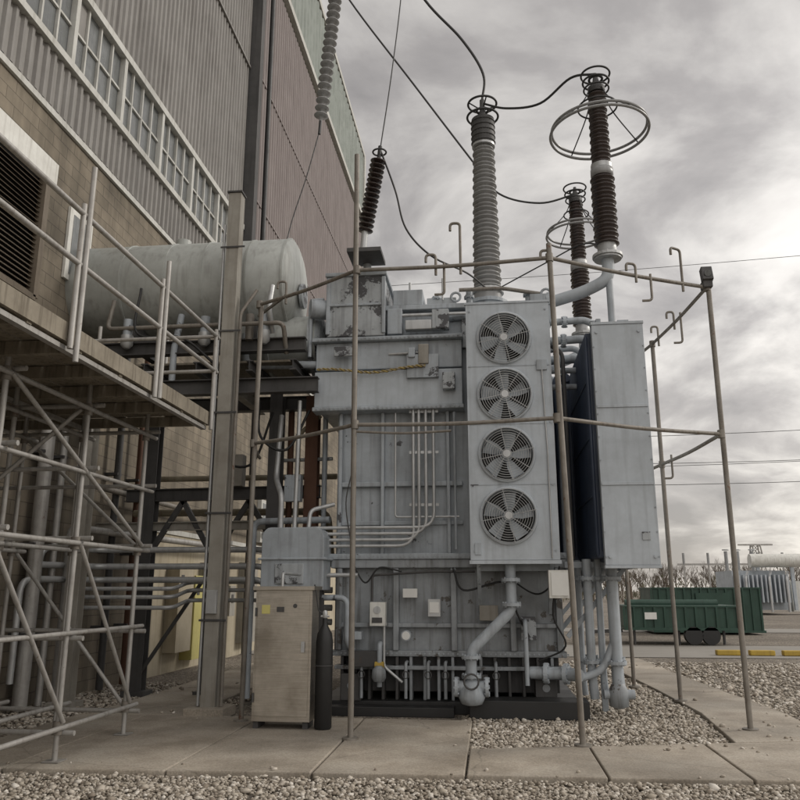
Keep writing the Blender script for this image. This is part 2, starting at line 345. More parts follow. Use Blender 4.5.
b.box(-2.1,.9,11.3,15.5,.25,.75,'darksteel'); b.box(-2.35,1.15,11.0,15.8,0.0,.16,'black'); b.box(-.3,1.2,10.55,11.0,0.02,.24,'black'); b.box(-2.2,-.5,10.72,10.98,.0,.12,'black')
x=-2.05
while x<.95:
    b.box(x-.02,x+.02,11.12,11.32,.16,.72,'tank_low' if int(x*10)%2 else 'darksteel'); x+=.19
b.box(-2.15,.98,11.08,11.3,.55,.6,'tank_low')
for x in (-1.9,-.2,.7): b.box(x-.14,x+.14,10.98,11.25,.16,.5,'darksteel'); b.cyl((x,10.97,.35),(x,10.99,.35),.05,'tank_low')
b.obj('base_skid',T,bevel=.008)
b=B()
b.box(-2.32,-1.46,10.9,12.1,5.27,6.22,'tank_old'); b.box(-2.36,-1.42,10.86,12.14,6.22,6.28,'tank'); b.box(-2.34,-2.28,10.87,10.9,5.3,6.2,'tank'); b.box(-1.5,-1.44,10.87,10.9,5.3,6.2,'tank')
b.box(-2.3,-1.5,10.87,10.9,5.74,5.78,'tank')
b.box(-1.35,-.9,11.1,11.7,5.8,6.05,'tank'); b.box(-.85,-.4,11.3,11.9,5.8,5.98,'tank_old'); b.box(-.35,.9,11.5,12.0,5.8,5.95,'tank')
b.box(-1.42,-1.2,10.95,11.1,5.3,5.7,'tank'); b.box(-1.15,-.75,10.92,11.05,5.35,5.5,'alu'); b.box(-.95,-.8,10.85,10.94,4.8,5.1,'post')
b.box(-1.1,-1.0,10.85,11.0,4.9,5.05,'tank'); b.box(-.75,-.5,10.9,11.05,5.35,5.65,'tank_old')
b.box(-2.2,-1.9,10.84,10.9,4.95,5.1,'tank_old'); b.box(-.6,-.42,10.8,10.94,4.4,4.65,'tank_old')
b.obj('turret_boxes',T,bevel=.012)
b=B()
for x in (-1.25,-1.05,-.7,-.2,.7): b.cyl((x,11.35,5.8),(x,11.35,5.98+.1*abs(math.sin(x*9))),.05,'tank'); b.flange((x,11.35,5.98),(0,0,1),.08,.03,'tank',6)
b.cyl((-1.1,11.2,6.0),(-1.1,11.2,6.2),.02,'alu'); b.cyl((-.6,11.2,5.9),(-.6,11.2,6.25),.015,'alu')
for x in (-2.2,-.4,.95): b.torus((x,11.15,5.92),.07,.02,'tank',(0,1,0),16,6)
b.pipe([(-1.3,11.0,5.6),(-.2,11.0,5.6),(-.2,11.0,5.0),(-.2,11.15,4.8)],.025,'alu'); b.pipe([(-2.4,11.0,5.9),(-2.6,11.0,5.9),(-2.6,11.0,5.0)],.03,'tank')
b.pipe([(-1.0,11.3,5.55),(-.3,11.1,5.6),(.9,11.3,5.5)],.05,'tank'); b.pipe([(-.35,11.2,6.05),(.3,11.2,6.05),(.9,11.25,5.95)],.03,'rustpipe')
b.pipe([(-1.4,11,5.0),(-.9,10.95,5.0),(-.9,10.95,4.8)],.02,'alu')
for y,z,r in ((10.7,5.3,.05),(10.95,5.1,.06),(11.6,5.0,.07),(12.2,5.35,.05),(12.8,4.95,.07),(13.6,5.2,.07)): 
    b.pipe([(.95,y,z),(1.45,y,z+.02),(1.6,y,z-.1)],r,'tank'); b.flange((1.15,y,z),(1,0,0),r*1.7,.05,'tank')
for z in (4.75,4.5): b.pipe([(.95,11.3,z),(1.35,11.3,z)],.045,'tank')
for y in (11.6,12.8,13.8): 
    b.pipe([(.95,y,1.7),(1.5,y,1.7),(1.6,y,1.9)],.07,'tank'); b.flange((1.15,y,1.7),(1,0,0),.12,.05,'tank')
b.pipe([(1.12,10.9,2.0),(1.12,10.9,4.9),(.95,11.1,5.1)],.03,'darksteel'); b.pipe([(1.07,11.3,1.5),(1.07,11.3,5.0)],.035,'tank')
b.obj('tank_top_fittings_and_cooler_headers',T)
b=B()
for i in range(34):
    x=-2.45+i*.065*1; 
    if x<-.35: b.cyl((x,10.885,5.23),(x,10.9,5.23),.014,'tank',6); b.cyl((x,10.885,4.17),(x,10.9,4.17),.014,'tank',6)
for i in range(52):
    x=-2.25+i*.064; b.cyl((x,11.0,2.06),(x,11.02,2.06),.013,'tank',6); b.cyl((x,11.085,.76),(x,11.1,.76),.013,'tank',6)
b.obj('flange_bolts',T)
b=B()
for i,(x,zt) in enumerate(((-1.04,4.75),(-.96,4.65),(-.86,4.8),(-.75,4.6))):
    zh=2.2+.085*i; b.pipe([(x,10.98,zt),(x,10.98,zh+.0),(-2.38+.03*i,10.98,zh),(-2.5,10.98,zh)] ,.024,'alu',bend=.22)
    b.cyl((x,10.98,zt-.03),(x,10.98,zt+.03),.035,'alu')
for z in (2.75,3.5,4.1): b.box(-1.1,-.68,11.0,11.03,z,z+.04,'alu')
b.box(-1.12,-.66,10.88,10.935,4.6,4.95,'tank')
b.pipe([(-1.62,10.98,1.45),(-1.62,10.98,1.8),(-.8,10.98,1.85),(-.2,10.98,1.85)],.018,'darksteel'); b.pipe([(-1.45,10.98,1.15),(-1.45,10.98,.6),(-1.2,10.98,.4)],.02,'alu')
b.curve([(-.5,10.95,1.9),(-.35,10.85,1.6),(.2,10.85,1.7),(.35,10.9,1.3),(.5,10.95,1.0)],.014,'black'); b.curve([(-1.9,10.9,2.0),(-1.7,10.85,1.7),(-1.5,10.85,1.9),(-1.2,10.9,1.85)],.012,'black')
b.pipe([(-2.4,10.9,1.5),(-1.95,10.9,1.5),(-1.95,10.9,.9),(-1.9,11.1,.8)],.04,'tank'); b.pipe([(-2.25,10.85,1.8),(-1.8,10.85,1.8)],.03,'alu')
b.pipe([(-1.3,11.0,4.1),(-1.3,11.0,2.6),(-.4,11.0,2.6)],.015,'alu'); b.pipe([(-.45,11.0,4.1),(-.45,11.0,2.15)],.02,'tank'); b.curve([(-1.95,10.95,4.1),(-1.9,10.95,3.4),(-2.0,10.95,2.8),(-1.9,10.95,2.15)],.01,'darksteel')
b.curve([(.9,10.5,1.9),(.8,10.6,1.3),(.95,10.7,.9),(.6,10.8,.7)],.012,'black'); b.curve([(.2,10.9,1.8),(.6,10.8,1.55),(.85,10.5,1.7)],.012,'black')
b.obj('conduits',T)
b=B()
b.box(-1.63,-1.42,10.86,11.0,1.13,1.44,'white'); b.cyl((-1.53,10.85,1.34),(-1.53,10.87,1.34),.05,'alu'); b.box(-1.6,-1.46,10.85,10.86,1.17,1.24,'darksteel')
b.box(-.85,-.68,11.0,11.1,1.25,1.48,'alu'); b.box(-.83,-.7,10.995,11.0,1.3,1.44,'label')
b.box(-1.2,-1.0,11.05,11.1,1.5,1.62,'label'); b.box(.75,1.02,10.4,10.55,1.5,1.85,'white'); b.box(.78,.99,10.39,10.4,1.53,1.82,'label'); b.box(.4,.6,11.0,11.1,.95,1.25,'tank_old')
b.box(-1.9,-1.5,10.9,11.05,.6,.8,'darksteel'); b.box(-2.0,-1.75,10.9,11.1,.95,1.05,'tank'); b.box(-.15,.1,11.0,11.1,1.2,1.4,'post'); b.cyl((-1.15,10.98,1.0),(-1.15,11.1,1.0),.07,'tank',20); b.cyl((-1.15,10.975,1.0),(-1.15,10.98,1.0),.055,'label',20)
b.obj('instrument_boxes',T,bevel=.008)
b=B()
prof=[(-3.1,1.6),(-3.1,2.3)]+[(-2.98-.12*math.cos(t),2.3+.14*math.sin(t)) for t in (.4,.8,1.2,1.57)]+[(-2.35,2.44),(-2.27,2.4),(-2.23,2.3),(-2.23,1.6)]
n=len(prof); vs=[(x,y,z) for y in (10.6,11.1) for x,z in prof]; b.add(vs,[tuple(range(n)),tuple(reversed(range(n,2*n)))]+[(i,n+i,n+(i+1)%n,(i+1)%n) for i in range(n)],'tank')
b.box(-3.14,-2.19,10.57,11.12,2.0,2.03,'tank'); b.box(-2.9,-2.5,10.58,10.6,1.68,1.95,'tank_old'); b.box(-3.05,-2.3,10.7,11.0,1.5,1.6,'darksteel')
for x in (-3.0,-2.3): b.box(x-.03,x+.03,10.8,10.86,.05,1.5,'darksteel')
b.pipe([(-2.9,10.8,2.4),(-2.9,10.8,2.9),(-3.1,11.2,3.2),(-3.1,11.4,4.2)],.04,'alu'); b.pipe([(-2.7,10.8,2.4),(-2.7,10.9,4.3)],.03,'alu'); b.pipe([(-2.5,10.8,2.4),(-2.5,10.9,2.7),(-2.2,11.1,2.8)],.03,'alu')
b.obj('junction_housing',T,bevel=.01)
b=B()
b.pipe([(.27,10.6,2.0),(.27,10.5,1.35),(-.26,10.4,.85),(-.26,10.4,.3)],.07,'tank',bend=.1,n=14)
for c,ax in (((.27,10.55,1.72),(0,.1,1)),((.27,10.5,1.42),(0,0,1)),((-.26,10.4,.78),(0,0,1)),((-.26,10.4,.55),(0,0,1))): b.flange(c,ax,.125,.04,'tank',8)
b.lathe((-.26,10.4,.2),(0,0,1),[(0,.06),(.02,.13),(.1,.17),(.2,.15),(.3,.08)],'tank',18); b.cyl((-.45,10.4,.42),(-.05,10.4,.42),.075,'tank'); b.flange((-.45,10.4,.42),(1,0,0),.12,.04,'tank'); b.flange((-.07,10.4,.42),(1,0,0),.12,.04,'tank')
b.torus((-.26,10.22,.5),.09,.012,'darksteel',(0,1,0),16,6)
b.pipe([(.5,10.9,.55),(.95,10.8,.55),(1.1,10.6,.55)],.08,'tank'); b.flange((.7,10.85,.55),(1,-.2,0),.13,.05,'tank'); b.flange((.95,10.78,.55),(1,-.4,0),.13,.05,'tank')
b.pipe([(.45,11.0,1.2),(.45,10.8,1.2),(.45,10.8,.4)],.03,'tank'); b.pipe([(-1.5,11.1,.9),(-1.5,10.9,.9),(-1.5,10.9,.35)],.035,'tank'); b.cyl((-1.56,10.9,.62),(-1.44,10.9,.62),.05,'yellow')
for x in (-1.75,-1.15,-.85,-.62,.05): 
    b.pipe([(x,11.15,.65),(x,10.95,.65),(x,10.95,.2)],.022,'tank_low'); b.torus((x,10.93,.5),.045,.008,'darksteel',(0,1,0),12,5)
b.lathe((-1.5,10.85,.42),(0,0,1),[(0,.07),(.05,.1),(.15,.09),(.2,.04)],'tank_low',14)
for i,(x,y,r) in enumerate(((1.28,10.8,.06),(1.43,10.85,.045),(1.58,10.7,.075),(1.7,11.2,.04),(1.2,11.2,.05),(1.36,11.5,.06))): b.pipe([(x,y,2.0),(x,y,.5),(x+.02,y,.25)],r,'tank'); b.flange((x,y,1.75),(0,0,1),r*1.7,.04,'tank'); b.flange((x,y,.7),(0,0,1),r*1.7,.04,'tank')
b.pipe([(1.58,10.7,1.0),(1.4,10.7,.6),(1.1,10.7,.5)],.05,'tank'); b.lathe((1.58,10.7,.15),(0,0,1),[(0,.05),(.03,.12),(.2,.13),(.3,.08)],'tank_low',16); b.cyl((1.4,10.7,.32),(1.78,10.7,.32),.06,'tank')
b.obj('pump_and_valve_piping',T)
# fan bank
fx0,fx1,fy=-.24,.91,10.4; fans=[(.28,5.0),(.27,4.19),(.27,3.37),(.27,2.55)]; fr=.355
b=B(); zs=[5.5,4.595,3.78,2.96,1.98]
for (cx,cz),zt,zb in zip(fans,zs[:-1],zs[1:]):
    n=48; sq=[]; ci=[]
    for i in range(n):
        a=2*math.pi*(i+.5)/n; dx,dz=math.cos(a),math.sin(a)
        tx=((fx1-cx) if dx>0 else (fx0-cx))/dx if abs(dx)>1e-6 else 1e9; tz=((zt-cz) if dz>0 else (zb-cz))/dz if abs(dz)>1e-6 else 1e9
        t=min(tx,tz); sq.append((cx+dx*t,fy,cz+dz*t)); ci.append((cx+dx*fr,fy,cz+dz*fr))
    b.add(sq+ci,[(i,(i+1)%n,n+(i+1)%n,n+i) for i in range(n)],'panel')
    for X in (fx0,fx1):
        for Z in (zt,zb):
            c=(X,fy,Z); q=[s2 for s2 in sq if abs(s2[0]-X)<1e-4]; r2=[s2 for s2 in sq if abs(s2[2]-Z)<1e-4]
            if q and r2:
                q1=min(q,key=lambda p:abs(p[2]-Z)); r1=min(r2,key=lambda p:abs(p[0]-X)); b.add([c,q1,r1],[(0,1,2)],'panel')
    b.lathe((cx,fy-.035,cz),(0,1,0),[(0,fr),(0,fr+.025),(.035,fr+.03)],'panel',48,caps=False)
    b.lathe((cx,fy-.035,cz),(0,1,0),[(0,fr),(.26,fr-.02)],'panel',48,caps=False)
    for j in range(1,12): b.torus((cx,fy-.05,cz),fr*j/11.2,.004,'alu',(0,1,0),36,4)
    for j in range(8):
        a=j*math.pi/4+.2; b.cyl((cx+.05*math.cos(a),fy-.045,cz+.05*math.sin(a)),(cx+fr*1.03*math.cos(a),fy-.045,cz+fr*1.03*math.sin(a)),.005,'alu',6)
    b.lathe((cx,fy-.055,cz),(0,1,0),[(0,.05),(.01,.055)],'alu',20)
    b.lathe((cx,fy+.06,cz),(0,1,0),[(0,.05),(.02,.075),(.12,.08)],'panel',20)
    a0=random.random()*2
    for j in range(5):
        a=a0+j*math.pi*.4; vs=[]
        for r,w,tw in ((.06,.05,.9),(.18,.095,.65),(.33,.13,.45)):
            for sgn in (-1,1):
                ang=a+sgn*w/max(r,.08)*.75+ (r-.06)*.5; vs.append((cx+r*math.cos(ang),fy+.12+sgn*w*math.sin(tw)*.7,cz+r*math.sin(ang)))
        vs+= [(x,y+.006,z) for x,y,z in vs]
        b.add(vs,[(0,1,3,2),(2,3,5,4),(6,8,9,7),(8,10,11,9),(4,5,11,10),(0,2,8,6),(1,7,9,3)],'panel')
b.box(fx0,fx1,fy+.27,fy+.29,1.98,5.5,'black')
for x in (fx0,fx1-.012): b.box(x,x+.012,fy+.002,fy+.32,1.98,5.5,'panel')
b.box(fx0+.012,fx1-.012,fy+.002,fy+.32,5.488,5.5,'panel'); b.box(fx0+.012,fx1-.012,fy+.002,fy+.32,1.98,1.992,'panel')
b.box(fx0-.015,fx1+.015,fy-.012,fy+.05,5.502,5.53,'panel'); b.box(fx0-.015,fx1+.015,fy-.012,fy+.05,1.93,1.975,'panel')
for z in zs[1:-1]: b.box(fx0+.02,fx1-.02,fy-.006,fy-.0015,z-.006,z+.006,'tank')
for z in (5.4,4.6,3.8,2.95,2.1):
    for x in (fx0+.05,fx1-.05): b.cyl((x,fy-.012,z),(x,fy,z),.014,'tank',6)
b.box(fx1-.2,fx1-.06,fy-.03,fy-.002,4.52,4.66,'tank'); b.box(fx0+.06,fx0+.14,fy-.02,fy-.002,2.05,2.2,'tank')
b.pipe([(fx1-.13,fy-.02,4.52),(fx1-.1,fy-.02,3.4),(fx1-.1,fy-.02,2.0)],.01,'alu')
x=fx0+.05
while x<fx1-.04: b.box(x,x+.02,fy+.33,11.05,2.05,5.4,'tank'); x+=.06
b.box(fx0+.1,fx1-.1,fy+.36,11.05,1.85,2.0,'tank')
for z in (2.2,5.2): b.cyl((.3,10.9,z),(.3,11.25,z),.09,'tank')
for x in (fx0+.1,fx1-.1): b.beam((x,10.5,1.95),(x,11.15,1.3),.05,.05,'tank')
b.obj('fan_cooler_bank',T)
# right radiator bank: two groups of channelled fins behind a pale end panel
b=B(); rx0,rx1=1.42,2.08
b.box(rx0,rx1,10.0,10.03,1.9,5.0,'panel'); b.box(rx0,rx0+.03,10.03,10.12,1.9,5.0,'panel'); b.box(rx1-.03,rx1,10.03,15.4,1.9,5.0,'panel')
b.box(rx0-.01,rx1+.01,9.99,10.1,5.003,5.04,'panel'); b.box(rx0-.01,rx1+.01,9.99,10.1,1.86,1.897,'panel')
for z in (2.9,3.9): b.box(rx0+.01,rx1-.01,9.985,9.998,z-.02,z+.02,'panel')
for x in (rx0+.015,rx1-.015): 
    for z in np.arange(2.0,5,.3): b.cyl((x,9.988,z),(x,10,z),.011,'tank',6)
for z in (2.0,4.9):
    for x in (rx0+.06,rx1-.06): b.cyl((x,9.98,z),(x,10,z),.02,'panel',8)
b.box(rx1-.2,rx1-.1,9.985,9.999,2.2,2.3,'tank_old')
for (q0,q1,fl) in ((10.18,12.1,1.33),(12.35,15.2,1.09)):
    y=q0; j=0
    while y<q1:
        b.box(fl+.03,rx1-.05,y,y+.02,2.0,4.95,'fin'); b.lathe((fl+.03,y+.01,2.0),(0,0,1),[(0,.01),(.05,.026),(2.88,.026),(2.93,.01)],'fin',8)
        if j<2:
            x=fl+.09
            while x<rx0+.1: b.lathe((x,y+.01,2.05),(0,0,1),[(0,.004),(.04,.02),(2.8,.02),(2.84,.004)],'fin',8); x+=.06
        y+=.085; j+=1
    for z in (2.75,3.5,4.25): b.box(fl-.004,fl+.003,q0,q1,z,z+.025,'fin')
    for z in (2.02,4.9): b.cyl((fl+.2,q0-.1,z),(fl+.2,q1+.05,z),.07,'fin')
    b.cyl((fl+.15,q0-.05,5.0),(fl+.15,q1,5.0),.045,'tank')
for y in (10.9,12.2,13.8): b.beam((1.9,y,1.93),(1.0,y,1.93),.07,.08,'tank'); b.beam((1.8,y,1.9),(1.0,y,1.0),.05,.06,'tank')
b.box(rx0,rx1,15.32,15.36,1.9,5.0,'panel')
b.box(rx1-.25,rx1-.1,10.4,10.6,5.04,5.2,'panel'); b.beam((rx0+.1,10.03,5.07),(rx0+.1,15.3,5.07),.06,.06,'tank'); b.cyl((1.5,10.3,5.0),(1.5,10.3,5.15),.06,'tank')
b.obj('radiator_bank',T,bevel=.003)
b=B()
for (x,y) in ((1.5,11.4),(1.5,14.3),(1.95,14.9)): b.box(x-.04,x+.04,y-.04,y+.04,0.02,1.9,'tank')
b.obj('radiator_supports',T)
# conservator
b=B()
def domed(a,bb,r,k,n=48):
    a=Vector(a);bb=Vector(bb);Ln=(bb-a).length; pr=[(-.16*math.cos(t)+0,r*math.sin(t)) for t in (.05,.3,.6,.9,1.2,1.5708)]
    pr2=[(Ln+.16*math.cos(t),r*math.sin(t)) for t in (1.5708,1.2,.9,.6,.3,.05)]; b.lathe(a,bb-a,pr+pr2,k,n)
cy,cz,cr=11.5,6.33,.77
domed((-6.6,cy,cz),(-3.02,cy,cz),cr,'cream')
for x in (-5.6,-4.9,-4.3,-3.6,-3.03): b.lathe((x,cy,cz),(1,0,0),[(0,cr+.012),(.03,cr+.012)],'cream',48)
b.cyl((-4.9,cy,cz+.7),(-4.9,cy,cz+.9),.12,'cream'); b.box(-4.0,-3.9,cy-.05,cy+.05,cz+.75,cz+.85,'tank')
b.cyl((-2.85,cy-.1,cz-.2),(-2.8,cy-.1,cz-.2),.2,'tank_old',24)
b.cyl((-3.9,11.5,5.35),(-2.55,11.5,5.35),.45,'cream',36); b.flange((-2.62,11.5,5.35),(1,0,0),.53,.06,'tank_old',20); b.lathe((-2.55,11.5,5.35),(1,0,0),[(0,.45),(.06,.4),(.1,.2),(.11,.02)],'tank_old',30)
b.flange((-3.3,11.5,5.35),(1,0,0),.5,.05,'cream',16)
b.cyl((-2.6,10.95,5.75),(-2.25,11.1,5.75),.15,'tank'); b.pipe([(-3.6,11,5.4),(-3.6,11,4.9),(-2.4,11.1,4.9)],.06,'tank')
b.pipe([(-3.1,10.6,6.0),(-3.1,10.45,5.6),(-3.1,10.7,5.3)],.04,'alu'); b.cyl((-3.45,10.7,5.6),(-3.45,10.7,5.2),.06,'rustpipe')
b.pipe([(-5.6,10.7,5.9),(-5.6,10.55,5.4),(-2.9,10.55,5.4),(-2.9,10.8,5.0)],.035,'rustpipe',bend=.1); b.pipe([(-4.6,10.9,5.7),(-4.6,10.7,5.1),(-4.6,10.7,4.6)],.05,'tank'); b.curve([(-5.2,10.72,6.1),(-5.1,10.5,5.3),(-4.4,10.5,5.2),(-3.9,10.6,4.8)],.02,'black')
for x in (-5.3,-4.1,-3.2): b.cyl((x,10.6,5.3),(x,10.6,5.55),.07,'tank',16); b.lathe((x,10.6,5.1),(0,0,1),[(0,.04),(.05,.09),(.2,.09)],'alu',16)
b.obj('conservator_tank',T)
# steel support
b=B()
def hbeam(a,bb,w,h,k='darksteel'):
    a=Vector(a);bb=Vector(bb); 
    d=(bb-a); up=Vector((0,0,1)) if abs(d.normalized().z)<.9 else Vector((0,1,0)); side=d.normalized().cross(up).normalized(); up2=side.cross(d.normalized())
    R=Matrix((d.normalized(),side,up2)).transposed(); m=(a+bb)/2
    b.obox(m,d.length,.012,h-.03,R,k); b.obox(m+up2*(h/2-.008),d.length,w,.016,R,k); b.obox(m-up2*(h/2-.008),d.length,w,.016,R,k)
for y in (10.75,11.9): hbeam((-6.4,y,5.12),(-2.6,y,5.12),.16,.2); hbeam((-6.4,y,4.5),(-2.4,y,4.5),.16,.22)
for x in (-5.9,-5.0,-4.2,-3.4,-2.75): hbeam((x,10.6,4.78),(x,12.1,4.78),.1,.16); 
for x in (-5.4,-3.5): b.box(x-.06,x+.06,10.95,12.0,5.23,5.62,'darksteel')
b.box(-6.3,-2.8,10.8,11.9,4.88,4.91,'plank')
for (x,y,k) in ((-5.45,12.2,'darksteel'),(-4.35,12.3,'darksteel'),(-3.25,11.7,'darksteel'),(-2.72,11.9,'rust'),(-5.9,10.9,'post')): hbeam((x,y,.05),(x,y,4.6),.2,.2,k); b.box(x-.18,x+.18,y-.18,y+.18,0.02,.1,k)
for x,sx in ((-5.45,1),(-4.35,-1),(-4.35,1),(-3.25,-1)): b.beam((x,12.2,2.1),(x+.55*sx,12.2,3.0),.06,.08,'darksteel')
hbeam((-5.9,12.25,3.1),(-2.6,12.0,3.1),.12,.2); hbeam((-6.4,12.3,2.6),(-3.2,12.1,2.6),.1,.14,'post'); b.beam((-5.45,12.2,.3),(-4.35,12.25,2.0),.05,.05,'darksteel')
hbeam((-3.66,10.6,4.5),(-3.66,12.2,4.5),.12,.2,'post'); b.pipe([(-3.1,12,0.1),(-3.1,12,4.6)],.05,'rust'); b.pipe([(-2.5,11.8,.1),(-2.5,11.8,4.4)],.04,'tank')
b.pipe([(-2.95,11.9,0.1),(-2.95,11.9,4.0),(-2.6,11.9,4.3)],.035,'tanpipe'); b.pipe([(-3.4,12,0.1),(-3.4,12,3.6),(-2.4,11.9,3.6)],.03,'alu'); b.pipe([(-3.5,11.5,.1),(-3.5,11.5,2.6),(-2.3,11.3,2.6)],.05,'tank')
b.curve([(-3.4,11.2,4.4),(-3.3,11.0,3.8),(-2.9,11.0,3.6),(-2.6,11.1,4.2)],.02,'black'); b.curve([(-4.3,11.8,4.3),(-4.1,11.6,3.6),(-3.6,11.6,3.5),(-3.3,11.6,4.3)],.02,'black')
b.box(-4.1,-3.85,11.9,12.1,3.2,3.7,'post'); b.box(-3.05,-2.8,11.5,11.65,2.9,3.3,'tank')
b.obj('steel_support_frame',bevel=0)
b=B(); b.box(-3.74,-3.55,10.3,10.49,.12,7.4,'post'); b.box(-3.9,-3.38,10.14,10.66,.02,.14,'concrete'); b.box(-3.76,-3.53,10.28,10.51,7.4,7.43,'darksteel')
b.pipe([(-3.48,10.35,.15),(-3.48,10.35,5.5),(-3.3,10.5,5.9)],.025,'rustpipe'); b.pipe([(-3.79,10.35,.15),(-3.79,10.35,6.9)],.02,'alu')
for z in (1.2,2.6,4,5.2,6.5): b.box(-3.82,-3.45,10.285,10.295,z,z+.03,'darksteel')
b.box(-3.72,-3.58,10.24,10.3,1.3,1.6,'alu'); b.obj('steel_column',bevel=.01)
b=B()
for j in range(30): b.box(-.3,.3,15.75+j*.1,15.78+j*.1,2,5,'fin')
b.box(-.35,.35,18.8,18.85,1.9,5.1,'panel')
for x in (-.3,.3): b.box(x-.04,x+.04,18.6,18.7,0,1.9,'tank')
b.obj('rear_radiator_bank',T)
# ------------------------------------------------------------ bushings
def sheds(b,o,ax,L0,r,dr,n,k,taper=0.,nn=24):
    pr=[]
    for i in range(n):
        h=L0*i/n; rr=r*(1-taper*i/n); st=L0/n; d=dr if i%2==0 else dr*.7
        pr+=[(h,rr),(h+st*.15,rr+d),(h+st*.35,rr+d*.95),(h+st*.75,rr)]
    pr.append((L0,r*(1-taper))); b.lathe(o,ax,pr,k,nn)
b=B(); x,y=.09,12.3
b.cyl((x,y,5.8),(x,y,6.25),.3,'tank',28); b.flange((x,y,6.2),(0,0,1),.34,.05,'tank',14); b.flange((x,y,6.42),(0,0,1),.27,.06,'alu',12); b.cyl((x,y,6.25),(x,y,6.45),.23,'porc',24)
sheds(b,(x,y,6.47),(0,0,1),2.65,.185,.06,34,'porc',.28,28)
b.cyl((x,y,9.12),(x,y,9.16),.2,'alu',24); b.lathe((x,y,9.16),(0,0,1),[(0,.19),(.02,.2),(.5,.2),(.55,.12),(.62,.05),(.9,.045)],'darksteel',24)
for i in range(5): b.torus((x,y,9.2+i*.1),.2,.014,'darksteel')
b.torus((x,y,9.98),.25,.02,'wire'); b.torus((x,y,9.72),.27,.02,'wire'); b.torus((x,y,9.85),.1,.02,'wire')
for a in range(4):
    t=a*math.pi/2+.3; b.cyl((x,y,9.85),(x+.25*math.cos(t),y+.25*math.sin(t),9.98),.012,'wire',6)
b.obj('centre_high_voltage_bushing',T)
def arrester(x,y,z0,nm,R=.74):
    b=B()
    b.lathe((x,y,z0-.05),(0,0,1),[(0,.2),(.05,.2),(.06,.14),(.25,.14)],'alu',24); b.flange((x,y,z0),(0,0,1),.22,.04,'alu',10)
    sheds(b,(x,y,z0+.18),(0,0,1),1.12,.135,.05,17,'brownporc',0,24); b.lathe((x,y,z0+1.3),(0,0,1),[(0,.15),(.02,.17),(.12,.17),(.14,.1)],'porc',24); b.cyl((x,y,z0+1.42),(x,y,z0+1.5),.16,'alu',20)
    sheds(b,(x,y,z0+1.5),(0,0,1),1.25,.11,.045,19,'brownporc',.1,24); b.lathe((x,y,z0+2.75),(0,0,1),[(0,.13),(.1,.13),(.16,.06),(.35,.03)],'darksteel',20)
    for zz,rr in ((2.05,R),(2.13,R*.97)): b.torus((x,y,z0+zz),rr,.022,'porc',n=64)
    b.torus((x,y,z0+2.5),R*.4,.014,'wire',n=48)
    for a in range(4):
        t=a*math.pi/2+.5; b.curve([(x+.1*math.cos(t),y+.1*math.sin(t),z0+2.85),(x+R*.4*math.cos(t),y+R*.4*math.sin(t),z0+2.5),(x+R*math.cos(t),y+R*math.sin(t),z0+2.07)],.01,'wire')
    b.torus((x,y,z0+2.95),.2,.016,'wire'); b.torus((x,y,z0+3.08),.22,.016,'wire'); b.torus((x,y,z0+2.82),.19,.014,'wire'); b.torus((x,y,z0+3.0),.1,.02,'wire')
    b.pipe([(x,y,z0-.02),(x,y,z0-.35),(x-.35,y+.1,z0-.5),(x-.95,y+.25,z0-.62)],.09,'panel',bend=.2,n=14); b.flange((x-.85,y+.23,z0-.6),(1,-.25,.1),.16,.05,'panel')
    b.box(x-1.15,x-.85,y+.1,y+.4,z0-.95,z0-.5,'tank'); b.cyl((x,y,z0-.3),(x,y,z0-1.35),.05,'tank')
    b.obj(nm,T)
arrester(1.86,11.0,6.4,'arrester'); arrester(1.9,14.5,6.35,'arrester_rear',.6)
def discs(b,a,c,n,r,k):
    a=Vector(a);c=Vector(c);d=c-a;ln=d.length; st=ln/n
    for i in range(n): b.lathe(a+d*(i/n),d,[(0,.03),(st*.15,r*.9),(st*.3,r),(st*.45,r*.5),(st*.6,.04),(st,.03)],k,16)
b=B(); discs(b,(-1.7,10.5,6.75),(-1.5,10.5,7.95),15,.12,'brownporc'); b.cyl((-1.72,10.5,6.45),(-1.7,10.5,6.75),.05,'alu'); b.box(-1.95,-1.45,10.4,10.95,6.4,6.46,'darksteel'); b.cyl((-1.72,10.9,6.28),(-1.72,10.9,6.4),.06,'tank')
b.cyl((-1.5,10.5,7.95),(-1.48,10.5,8.15),.03,'wire'); b.torus((-1.49,10.5,8.05),.1,.014,'wire'); b.pipe([(-1.85,10.5,6.46),(-1.85,10.5,7.0),(-1.55,10.5,7.0)],.02,'rustpipe'); b.obj('lightning_arrester',T)
b=B(); discs(b,(-2.9,14,14.8),(-3.22,14,11.0),22,.15,'porc'); b.cyl((-2.75,14,16),(-2.9,14,14.8),.02,'wire'); b.cyl((-3.22,14,11.0),(-3.24,14,10.7),.03,'wire')
b.curve([(-3.24,14,10.75),(-3.45,13.9,9.7),(-3.69,13.8,8.7),(-3.8,13.6,7.8)],.012,'wire'); b.obj('strain_insulator_string')
b=B()
b.curve([(-3.6,14.5,16),(-2.74,14.5,14.3),(-1.35,14.5,12.1),(-.08,14.5,10.1),(.4,14.5,9.4),(1.19,14.5,9.15),(1.9,14.5,9.3)],.02,'wire')
b.curve([(-1.6,12.3,13.6),(-.91,12.3,12.25),(-.25,12.3,11.35),(.12,12.3,10.6),(.09,12.3,10.05)],.024,'wire')
b.curve([(.09,12.3,10.0),(.5,11.9,9.6),(1.04,11.6,9.45),(1.5,11.2,9.6),(1.86,11,9.5)],.02,'wire')
b.curve([(-1.48,10.5,8.1),(-1.26,10.6,7.45),(-1.11,10.7,6.87),(-.75,10.9,6.5),(-.23,11.5,6.45),(.09,12.1,6.4)],.015,'wire')
